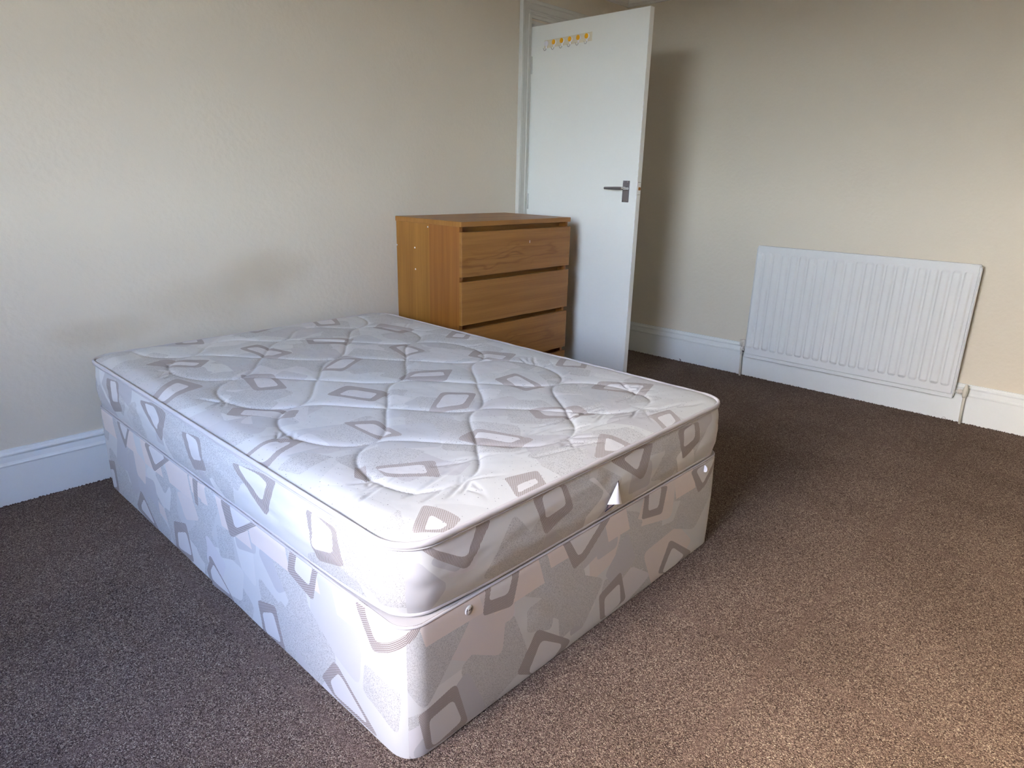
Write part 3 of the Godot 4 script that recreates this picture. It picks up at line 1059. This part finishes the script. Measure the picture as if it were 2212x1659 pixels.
# Even samples of an outline between two runs, ends included.
func sampled(pts: Array, from: float, to: float, total: float) -> Array:
	var got := []
	var ordered := pts.duplicate()
	ordered.sort_custom(func(a, b): return a[2] < b[2])
	var find := func(run: float) -> Array:
		var n := ordered.size()
		for i in n:
			var a: Array = ordered[i]
			var b: Array = ordered[(i + 1) % n]
			var br: float = b[2] if i < n - 1 else b[2] + total
			var rr := run
			if i == n - 1 and run < a[2]:
				rr += total
			if rr >= a[2] - 1e-6 and rr <= br:
				var t: float = (rr - a[2]) / maxf(1e-6, br - a[2])
				return [a[0].lerp(b[0], t), a[1].lerp(b[1], t).normalized(), run]
		return [ordered[0][0], ordered[0][1], run]
	got.append(find.call(from))
	for p in ordered:
		if p[2] > from + 0.003 and p[2] < to - 0.003:
			got.append([p[0], p[1], p[2]])
	got.append(find.call(to))
	return got


# The quilting: stitched lines that zigzag across a lattice, step sideways at every other crossing and
# turn back round the border in lobes. Returns for each cell of a grid the distance to the nearest line.
func quilting(nx: int, nz: int, cell: float) -> PackedFloat32Array:
	var dist := PackedFloat32Array()
	dist.resize(nx * nz)
	dist.fill(1.0)
	var at := func(p: int, q: int) -> Vector2: return Vector2(0.08 + 0.185 * p, 0.07 + 0.192 * q)
	for p in 7:
		for q in 10:
			if (p + q) % 2:
				continue
			for dp in [-1, 1]:
				var p2: int = p + dp
				var q2: int = q + 1
				if p2 < 0 or p2 > 6 or q2 > 9:
					continue
				var ends := [at.call(p, q), at.call(p2, q2)]
				var pulls := [Vector2.ZERO, Vector2.ZERO]
				for e in 2:
					var pe := p if e == 0 else p2
					var qe := q if e == 0 else q2
					var sx: float = dp if e == 0 else -dp
					var sz: float = 1.0 if e == 0 else -1.0
					if pe == 0 or pe == 6:
						ends[e].x += 0.055 * sx
						pulls[e] = Vector2(0, sz * 0.10)
					elif qe == 0 or qe == 9:
						ends[e].y += 0.055 * sz
						pulls[e] = Vector2(sx * 0.10, 0)
					elif pe % 2:
						pulls[e] = Vector2(sx * 0.075, sz * 0.012)
					else:
						pulls[e] = Vector2(sx * 0.06, sz * 0.0623)
				for k in 81:
					var t := k / 80.0
					var u := 1.0 - t
					var c: Vector2 = ends[0] * u * u * u + (ends[0] + pulls[0]) * 3 * u * u * t + (ends[1] + pulls[1]) * 3 * u * t * t + ends[1] * t * t * t
					var ci := int(c.x / cell)
					var cj := int(c.y / cell)
					for j in range(maxi(0, cj - 13), mini(nz, cj + 14)):
						for i in range(maxi(0, ci - 13), mini(nx, ci + 14)):
							var d := Vector2(i * cell - c.x, j * cell - c.y).length_squared()
							if d < dist[j * nx + i]:
								dist[j * nx + i] = d
	for i in dist.size():
		dist[i] = sqrt(dist[i])
	return dist


# Creases in the loose cloth outside the quilting: most fan out from the tips of the lobes, some run
# along the edge. Returns a height for each cell of the grid.
func pull_lines(nx: int, nz: int, cell: float) -> PackedFloat32Array:
	var h := PackedFloat32Array()
	h.resize(nx * nz)
	var rng := RandomNumberGenerator.new()
	rng.seed = 23
	var lines := []
	for k in 3:
		for q in 7:
			# the foot margin, where the cloth is loosest
			var tip := Vector2(0.265 + 0.37 * k, 1.745)
			lines.append([tip + Vector2(rng.randf_range(-0.03, 0.03), rng.randf_range(-0.02, 0.02)), rng.randf_range(-1.35, 1.35) + PI / 2, rng.randf_range(0.07, 0.17)])
	for k in 4:
		for s in [-1, 1]:
			for q in 5:
				var tip := Vector2(0.135 if s < 0 else 1.135, 0.454 + 0.384 * k)
				lines.append([tip + Vector2(rng.randf_range(-0.015, 0.015), rng.randf_range(-0.04, 0.04)), (PI if s < 0 else 0.0) + rng.randf_range(-1.3, 1.3), rng.randf_range(0.05, 0.13)])
	for k in 34:
		lines.append([Vector2(rng.randf_range(0.05, BED_W - 0.2), rng.randf_range(1.63, 1.84)), rng.randf_range(-0.3, 0.25), rng.randf_range(0.08, 0.24)])
	for l in lines:
		var bend := rng.randf_range(-0.5, 0.5)
		var depth := rng.randf_range(0.002, 0.0058)
		var p: Vector2 = l[0]
		var dir: float = l[1]
		var n := int(l[2] / (cell * 0.5))
		for k in n:
			var t := float(k) / n
			p += Vector2.from_angle(dir + bend * t) * cell * 0.5
			var d := depth * sin(PI * minf(1.0, t * 1.15 + 0.12))
			var ci := int(p.x / cell)
			var cj := int(p.y / cell)
			for j in range(maxi(0, cj - 3), mini(nz, cj + 4)):
				for i in range(maxi(0, ci - 3), mini(nx, ci + 4)):
					var r := Vector2(i * cell - p.x, j * cell - p.y).length()
					h[j * nx + i] = minf(h[j * nx + i], -d * exp(-pow(r / 0.0055, 2.0)))
	return h


func build_mattress() -> void:
	var o := thing("mattress", "bare quilted mattress in pale lozenge-print ticking on the divan", "mattress", BED_AT, BED_TURN)
	var cell := 0.0046
	var nx := int(BED_W / cell) + 1
	var nz := int(BED_L / cell) + 1
	var stitch := quilting(nx, nz, cell)
	var n := FastNoiseLite.new()
	n.seed = 3
	n.frequency = 1.0
	n.fractal_octaves = 3
	var pulls := pull_lines(nx, nz, cell)
	var r := 0.085
	var rows := []
	var uvs := []
	for j in nz:
		var row := []
		var uvr := []
		for i in nx:
			var x := minf(i * cell, BED_W)
			var z := minf(j * cell, BED_L)
			if i == nx - 1:
				x = BED_W
			if j == nz - 1:
				z = BED_L
			# pull the corners of the grid in to the rounded outline
			var cx := clampf(x, r, BED_W - r)
			var cz := clampf(z, r, BED_L - r)
			var q := Vector2(x - cx, z - cz)
			var edge := minf(minf(x, BED_W - x), minf(z, BED_L - z))
			if q.x != 0.0 and q.y != 0.0:
				var m := maxf(absf(q.x), absf(q.y))
				q = q / q.length() * m
				edge = r - m
			var d := stitch[j * nx + i]
			var y := SEAM_Y - 0.002 + 0.013 * (1.0 - exp(-edge / 0.035))
			y += (0.0042 * (1.0 - exp(-d / 0.0055)) + 0.0048 * (1.0 - exp(-d / 0.022))) * smoothstep(0.0, 0.06, edge) - 0.004 * smoothstep(0.05, 0.2, edge)
			var margin := (1.0 - smoothstep(0.10, 0.24, edge)) * smoothstep(0.0, 0.03, edge)
			y += pulls[j * nx + i] * smoothstep(0.0, 0.03, edge)
			y += 0.0012 * n.get_noise_2d(x * 9.0, z * 9.0)
			row.append(Vector3(cx + q.x, y, cz + q.y))
			uvr.append(Vector2((cx + q.x) / BED_W, (cz + q.y) / BED_L))
		rows.append(row)
		uvs.append(uvr)
	put("quilted_top", sheet(rows, uvs), mats.print_top, o, "quilted top panel")

	# border: a band of the same cloth that bellies out and tucks under
	var pts := outline(BED_W, BED_L, r, 0.012)
	var total := (BED_L + BED_W) * 2
	var runs := [["side_border", 0.0, BED_L], ["foot_border", BED_L, BED_L + BED_W], ["side_border", BED_L + BED_W, BED_L * 2 + BED_W], ["head_border", BED_L * 2 + BED_W, total]]
	for k in 4:
		rows = []
		uvs = []
		for j in 21:
			var t := j / 20.0
			var row := []
			var uvr := []
			for s in sampled(pts, runs[k][1], runs[k][2], total):
				var near: float = exp(-pow((s[2] - BED_L) / 0.16, 2.0))
				var low := 0.3405 + 0.002 * n.get_noise_2d(s[2] * 2.0, 3.0)
				var y := lerpf(low, SEAM_Y - 0.008, t)
				var out: float = 0.009 * sin(PI * pow(t, 0.85)) - (0.003 + 0.017 * near) * pow(1.0 - t, 3.0)
				out += 0.0045 * n.get_noise_2d(s[2] * 3.2, t * 1.6) * sin(PI * t) + 0.0022 * n.get_noise_2d(s[2] * 7.0 + t * 2.0, t * 5.0 + 7.0) * sin(PI * t)
				if k == 1:
					# the cloth draws in round the stitched care label
					var g := exp(-pow((s[2] - BED_L - 0.66) / 0.035, 2.0))
					out -= 0.006 * g * smoothstep(0.35, 0.7, t) * sin(PI * t)
				row.append(Vector3(s[0].x + s[1].x * out, y, s[0].y + s[1].y * out))
				uvr.append(Vector2((s[2] - runs[k][1]) / (runs[k][2] - runs[k][1]), 1.0 - (y - 0.335) / 0.19))
			rows.append(row)
			uvs.append(uvr)
		put(runs[k][0], sheet(rows, uvs, true), mats.print_side if k % 2 == 0 else mats.print_foot, o)
	# the taped seams, top and bottom
	for e in 2:
		var st := start(true)
		var cord := PackedVector3Array()
		for p in pts:
			var y: float = SEAM_Y - 0.002 if e == 0 else 0.3400
			var out: float = 0.001 if e == 0 else -0.005 - 0.015 * exp(-pow((p[2] - BED_L) / 0.16, 2.0))
			var wob: float = 0.0012 * n.get_noise_2d(p[2] * 9.0, 40.0 + e)
			cord.append(Vector3(p[0].x + p[1].x * (out + wob), y + wob, p[0].y + p[1].y * (out + wob)))
		tube(st, cord, 0.0078 if e == 0 else 0.0055, 10, true, 0.72)
		put("taped_seam", done(st), mats.tape, o)
		if e == 0:
			st = start(true)
			var line := PackedVector3Array()
			for p in pts:
				line.append(Vector3(p[0].x + p[1].x * 0.0032, SEAM_Y - 0.0105, p[0].y + p[1].y * 0.0032))
			tube(st, line, 0.0022, 6, true)
			put("seam_stitching", done(st), mats.piping, o)
	# care label sewn into the foot: printed side against the cloth, a corner folded back white
	var z := BED_L + 0.0105
	var st := start()
	var a := Vector3(0.695, 0.436, z)
	var b := Vector3(0.643, 0.363, z)
	var c := Vector3(0.708, 0.372, z)
	var d := Vector3(0.7075, 0.391, z)
	quad(st, a, b, c, d, Vector3(0, 0, 1))
	var label := put("care_label", done(st), mats.label, o, "printed care label with a navy border")
	st = start()
	for e in [[a, b, 0.0016], [b, c, 0.0034], [c, d, 0.0026], [d, a, 0.0022]]:
		var side: Vector3 = Vector3(0, 0, 1).cross(e[1] - e[0]).normalized() * e[2]
		var up := Vector3(0, 0, 0.0006)
		quad(st, e[0] + up, e[1] + up, e[1] + side + up, e[0] + side + up, Vector3(0, 0, 1))
	var lz := Vector3(0, 0, z + 0.0007)
	for e in [[Vector2(0.6512, 0.366), Vector2(0.6532, 0.383)], [Vector2(0.6542, 0.367), Vector2(0.6555, 0.384)]]:
		var p := Vector3(e[0].x, e[0].y, 0) + lz
		var q := Vector3(e[1].x, e[1].y, 0) + lz
		quad(st, p, q, q + Vector3(0.0012, 0, 0), p + Vector3(0.0012, 0, 0), Vector3(0, 0, 1))
	put("label_border", done(st), mats.navy, label)
	rows = []
	uvs = []
	for j in 9:
		var row := []
		var uvr := []
		for i in 9:
			var u := i / 8.0
			var t := j / 8.0
			var top := Vector3(0.6915, 0.4335, z + 0.0015)
			var left := Vector3(0.6455, 0.385, z + 0.004)
			var right := Vector3(0.7015, 0.3705, z + 0.012)
			var low := left.lerp(right, u) + Vector3(0, 0.004, 0.012) * sin(u * PI)
			row.append(top.lerp(low, t))
			uvr.append(Vector2(u, t))
		rows.append(row)
		uvs.append(uvr)
	put("folded_corner", sheet(rows, uvs, true), mats.paper, label, "white back of the label folded over")


# ---------------------------------------------------------------- loose ends of carpet yarn

func build_threads() -> void:
	var loops := [["short dark yarn end standing at the skirting left of the radiator valve", 0.640, 0.006, 0.012, 1], ["thin loop of loose carpet yarn at the skirting below the radiator's right end", 2.213, 0.028, 0.016, 0], ["flatter loop of loose carpet yarn at the skirting below the radiator's last ribs", 2.10, 0.04, 0.008, 0]]
	for e in loops:
		var st := start(true)
		var path := PackedVector3Array()
		for k in 13:
			var t := k / 12.0
			if e[4]:
				path.append(out_of_wall(0.027 + 0.003 * sin(t * 4.0), 0.016 * sin(t * 2.1), e[1] + e[2] * sin(t * 5.0)))
			else:
				path.append(out_of_wall(0.028 + 0.004 * t, -0.001 + e[3] * sin(t * PI), e[1] + e[2] * (t - 0.5)))
		tube(st, path, 0.0022 if e[4] else 0.0006, 6)
		var o := put("carpet_thread", done(st), mats.tuft, self)
		o.name = numbered("carpet_thread")
		tag(o, e[0], "yarn")
		o.set_meta("group", "loose carpet yarn along the skirting")


func base_print() -> Array:
	var m := []
	m.append(frame([2.106, 0.366, 2.087, 0.267, 2.184, 0.244, 2.216, 0.354, 2.126, 0.357, 2.106, 0.296, 2.169, 0.283, 2.196, 0.358]))
	m.append(frame([2.356, 0.344, 2.411, 0.237, 2.460, 0.247, 2.573, 0.332, 2.381, 0.344, 2.425, 0.272, 2.442, 0.270, 2.539, 0.339]))
	m.append(frame([2.733, 0.335, 2.719, 0.260, 2.835, 0.235, 2.857, 0.322, 2.755, 0.330, 2.753, 0.275, 2.810, 0.266, 2.824, 0.333]))
	m.append(frame([2.992, 0.323, 3.057, 0.227, 3.099, 0.238, 3.185, 0.316, 3.027, 0.315, 3.079, 0.254, 3.089, 0.256, 3.160, 0.320]))
	m.append(frame([1.900, 0.116, 2.009, 0.138, 2.048, 0.004, 1.924, 0.011, 1.931, 0.090, 2.001, 0.099, 2.028, 0.023, 1.942, 0.010]))
	m.append(frame([2.205, 0.038, 2.275, 0.133, 2.421, 0.017, 2.315, -0.029, 2.250, 0.017, 2.293, 0.090, 2.386, 0.024, 2.300, -0.020]))
	m.append(frame([2.531, 0.100, 2.632, 0.132, 2.675, 0.017, 2.549, 0.008, 2.559, 0.078, 2.633, 0.093, 2.648, 0.018, 2.571, 0.008]))
	m.append(frame([2.848, 0.023, 2.900, 0.122, 3.065, 0.007, 2.935, -0.017, 2.878, 0.015, 2.921, 0.087, 3.013, 0.016, 2.912, -0.006]))
	m.append(frame([1.702, 0.333, 1.770, 0.233, 1.893, 0.301, 1.948, 0.356, 1.736, 0.335, 1.780, 0.262, 1.888, 0.324, 1.926, 0.360]))
	m.append(frame([1.439, 0.338, 1.421, 0.266, 1.536, 0.239, 1.563, 0.343, 1.470, 0.339, 1.455, 0.284, 1.521, 0.273, 1.538, 0.328]))
	m.append(frame([1.059, 0.330, 1.110, 0.225, 1.304, 0.349, 1.264, 0.383, 1.115, 0.333, 1.146, 0.269, 1.261, 0.338, 1.211, 0.363]))
	m.append(frame([0.876, 0.334, 0.882, 0.246, 0.905, 0.244, 0.915, 0.337]))
	m.append(frame([0.492, 0.321, 0.555, 0.237, 0.717, 0.333, 0.618, 0.359, 0.527, 0.320, 0.576, 0.268, 0.669, 0.321, 0.592, 0.340]))
	m.append(frame([0.225, 0.326, 0.293, 0.236, 0.355, 0.329, 0.313, 0.359, 0.253, 0.326, 0.297, 0.271, 0.335, 0.324, 0.283, 0.342]))
	m.append(frame([1.546, 0.034, 1.613, 0.120, 1.777, 0.008, 1.601, 0.008, 1.586, 0.046, 1.628, 0.095, 1.741, 0.019, 1.602, 0.015]))
	m.append(frame([1.239, 0.095, 1.340, 0.126, 1.371, 0.001, 1.250, -0.012, 1.257, 0.063, 1.323, 0.098, 1.351, 0.017, 1.265, 0.004]))
	m.append(frame([0.900, 0.028, 0.961, 0.112, 1.092, -0.008, 0.916, -0.004, 0.945, 0.048, 0.977, 0.086, 1.062, 0.014, 0.953, 0.022]))
	m.append(frame([0.674, 0.105, 0.786, 0.141, 0.805, 0.008, 0.660, -0.008, 0.695, 0.073, 0.775, 0.106, 0.794, 0.027, 0.684, 0.011]))
	m.append(frame([0.320, 0.031, 0.390, 0.114, 0.519, 0.000, 0.323, 0.010, 0.362, 0.043, 0.407, 0.086, 0.483, 0.011, 0.362, 0.025]))
	m.append(frame([0.006, 0.102, 0.134, 0.142, 0.123, 0.009, -0.020, -0.023, 0.015, 0.068, 0.100, 0.096, 0.103, 0.021, -0.001, -0.012]))
	return m

func side_print() -> Array:
	var m := []
	m.append(frame([0.015, 0.479, 0.000, 0.385, 0.033, 0.398, 0.076, 0.481]))
	m.append(frame([0.205, 0.482, 0.231, 0.362, 0.346, 0.393, 0.323, 0.493, 0.242, 0.480, 0.263, 0.410, 0.328, 0.424, 0.298, 0.487]))
	m.append(frame([0.523, 0.480, 0.690, 0.383, 0.743, 0.489, 0.691, 0.503, 0.568, 0.481, 0.659, 0.413, 0.685, 0.459, 0.650, 0.488]))
	m.append(frame([0.856, 0.469, 0.918, 0.369, 1.015, 0.396, 0.980, 0.483, 0.888, 0.474, 0.922, 0.401, 0.991, 0.419, 0.961, 0.469]))
	m.append(frame([1.174, 0.475, 1.350, 0.385, 1.404, 0.498, 1.348, 0.497, 1.207, 0.480, 1.330, 0.419, 1.363, 0.479, 1.317, 0.487]))
	m.append(frame([1.533, 0.479, 1.575, 0.365, 1.688, 0.403, 1.658, 0.480, 1.557, 0.483, 1.565, 0.395, 1.647, 0.417, 1.644, 0.469]))
	m.append(frame([1.884, 0.522, 2.035, 0.410, 2.113, 0.496, 1.976, 0.528, 1.921, 0.511, 2.032, 0.439, 2.072, 0.499, 1.993, 0.518]))
	m.append(frame([2.240, 0.499, 2.284, 0.389, 2.389, 0.421, 2.359, 0.496, 2.272, 0.492, 2.285, 0.431, 2.359, 0.440, 2.341, 0.497]))
	m.append(frame([2.536, 0.500, 2.695, 0.393, 2.745, 0.489, 2.701, 0.497, 2.598, 0.486, 2.660, 0.435, 2.703, 0.486, 2.660, 0.494]))
	m.append(frame([2.876, 0.491, 2.915, 0.388, 3.019, 0.417, 3.001, 0.488, 2.911, 0.482, 2.917, 0.427, 2.981, 0.436, 2.975, 0.489]))
	return m

func top_print() -> Array:
	var m := []
	m.append(frame([-0.013, 0.637, 0.114, 0.530, 0.146, 0.676, -0.010, 0.733, -0.003, 0.666, 0.096, 0.578, 0.110, 0.652, 0.014, 0.701]))
	m.append(frame([0.289, 0.611, 0.372, 0.686, 0.325, 0.871, 0.238, 0.821, 0.299, 0.687, 0.349, 0.700, 0.319, 0.825, 0.261, 0.802]))
	m.append(frame([0.093, 0.301, 0.176, 0.261, 0.291, 0.377, 0.222, 0.454, 0.151, 0.329, 0.184, 0.307, 0.248, 0.391, 0.222, 0.417]))
	m.append(frame([0.440, 0.286, 0.524, 0.268, 0.563, 0.483, 0.458, 0.501, 0.459, 0.303, 0.505, 0.307, 0.534, 0.458, 0.478, 0.464]))
	m.append(frame([0.313, -0.047, 0.284, 0.087, 0.374, 0.136, 0.420, -0.037, 0.329, -0.016, 0.314, 0.082, 0.365, 0.096, 0.392, -0.028]))
	m.append(frame([0.582, -0.022, 0.600, 0.102, 0.724, 0.045, 0.735, -0.003, 0.612, -0.015, 0.623, 0.069, 0.700, 0.024, 0.674, -0.018]))
	m.append(frame([0.719, 0.293, 0.673, 0.400, 0.801, 0.497, 0.870, 0.426, 0.735, 0.324, 0.709, 0.384, 0.804, 0.451, 0.829, 0.423]))
	m.append(frame([0.676, 0.627, 0.725, 0.713, 0.558, 0.820, 0.516, 0.746, 0.652, 0.675, 0.684, 0.717, 0.578, 0.789, 0.537, 0.740]))
	m.append(frame([0.901, 0.039, 1.033, 0.025, 0.967, 0.177, 0.873, 0.135, 0.915, 0.051, 0.995, 0.048, 0.961, 0.144, 0.898, 0.118]))
	m.append(frame([0.074, 0.981, 0.123, 0.926, 0.251, 1.072, 0.206, 1.120, 0.105, 1.001, 0.138, 0.967, 0.214, 1.063, 0.170, 1.087]))
	m.append(frame([0.380, 1.001, 0.481, 0.963, 0.546, 1.115, 0.447, 1.157, 0.409, 1.028, 0.463, 1.008, 0.506, 1.098, 0.456, 1.129]))
	m.append(frame([0.281, 1.246, 0.365, 1.293, 0.348, 1.434, 0.281, 1.398, 0.292, 1.279, 0.341, 1.310, 0.337, 1.402, 0.295, 1.384]))
	m.append(frame([-0.005, 1.244, 0.092, 1.226, 0.149, 1.287, -0.006, 1.356, -0.003, 1.259, 0.077, 1.246, 0.110, 1.283, 0.012, 1.327]))
	m.append(frame([0.141, 1.514, 0.165, 1.525, 0.117, 1.599, 0.105, 1.566]))
	m.append(frame([1.045, 0.304, 1.129, 0.276, 1.130, 0.416, 1.065, 0.417, 1.068, 0.316, 1.110, 0.313, 1.109, 0.390, 1.078, 0.390]))
	m.append(frame([0.881, 0.643, 0.973, 0.633, 0.954, 0.794, 0.845, 0.797, 0.904, 0.663, 0.951, 0.661, 0.935, 0.777, 0.873, 0.772]))
	m.append(frame([1.043, 0.307, 1.124, 0.263, 1.168, 0.460, 1.062, 0.495, 1.073, 0.334, 1.106, 0.326, 1.137, 0.433, 1.080, 0.448]))
	m.append(frame([1.153, 0.676, 1.273, 0.595, 1.291, 0.695, 1.207, 0.763, 1.184, 0.684, 1.241, 0.652, 1.263, 0.692, 1.211, 0.728]))
	m.append(frame([1.023, 0.956, 1.114, 0.902, 1.183, 1.066, 1.084, 1.106, 1.049, 0.979, 1.098, 0.957, 1.136, 1.057, 1.092, 1.072]))
	m.append(frame([0.651, 1.011, 0.725, 0.971, 0.862, 1.054, 0.759, 1.136, 0.690, 1.020, 0.733, 1.007, 0.815, 1.054, 0.787, 1.095]))
	m.append(frame([0.883, 1.236, 0.989, 1.239, 0.953, 1.413, 0.863, 1.402, 0.913, 1.263, 0.971, 1.264, 0.934, 1.396, 0.886, 1.376]))
	m.append(frame([1.166, 1.271, 1.286, 1.208, 1.314, 1.313, 1.216, 1.375, 1.187, 1.290, 1.261, 1.250, 1.285, 1.303, 1.229, 1.343]))
	m.append(frame([1.039, 1.528, 1.137, 1.494, 1.238, 1.650, 1.120, 1.685, 1.069, 1.557, 1.135, 1.530, 1.204, 1.632, 1.133, 1.651]))
	m.append(frame([0.513, 1.332, 0.659, 1.225, 0.736, 1.307, 0.620, 1.393, 0.547, 1.325, 0.651, 1.251, 0.709, 1.305, 0.629, 1.360]))
	m.append(frame([0.747, 1.511, 0.696, 1.598, 0.857, 1.693, 0.878, 1.602, 0.765, 1.538, 0.735, 1.597, 0.821, 1.659, 0.841, 1.599]))
	m.append(frame([0.430, 1.551, 0.523, 1.524, 0.581, 1.694, 0.487, 1.697, 0.478, 1.565, 0.512, 1.548, 0.559, 1.666, 0.516, 1.664]))
	m.append(frame([0.614, 1.862, 0.733, 1.790, 0.773, 1.877, 0.703, 1.887, 0.668, 1.854, 0.722, 1.820, 0.747, 1.868, 0.699, 1.869]))
	m.append(frame([0.951, 1.800, 1.050, 1.814, 1.031, 1.875, 0.926, 1.887, 0.961, 1.828, 1.027, 1.833, 1.010, 1.865, 0.950, 1.873]))
	m.append(frame([0.344, 1.806, 0.437, 1.827, 0.420, 1.873, 0.321, 1.870, 0.351, 1.842, 0.410, 1.845, 0.406, 1.859, 0.335, 1.861]))
	m.append(frame([0.175, 1.544, 0.300, 1.617, 0.251, 1.695, 0.160, 1.610, 0.170, 1.558, 0.265, 1.617, 0.240, 1.663, 0.174, 1.599]))
	m.append(frame([0.051, 1.840, 0.132, 1.777, 0.166, 1.859, 0.120, 1.875, 0.077, 1.847, 0.116, 1.820, 0.130, 1.858, 0.110, 1.861]))
	m.append(frame([-0.013, 1.605, 0.003, 1.656, -0.019, 1.742, -0.021, 1.702, -0.009, 1.624, -0.003, 1.649, -0.018, 1.712, -0.020, 1.692]))
	return m
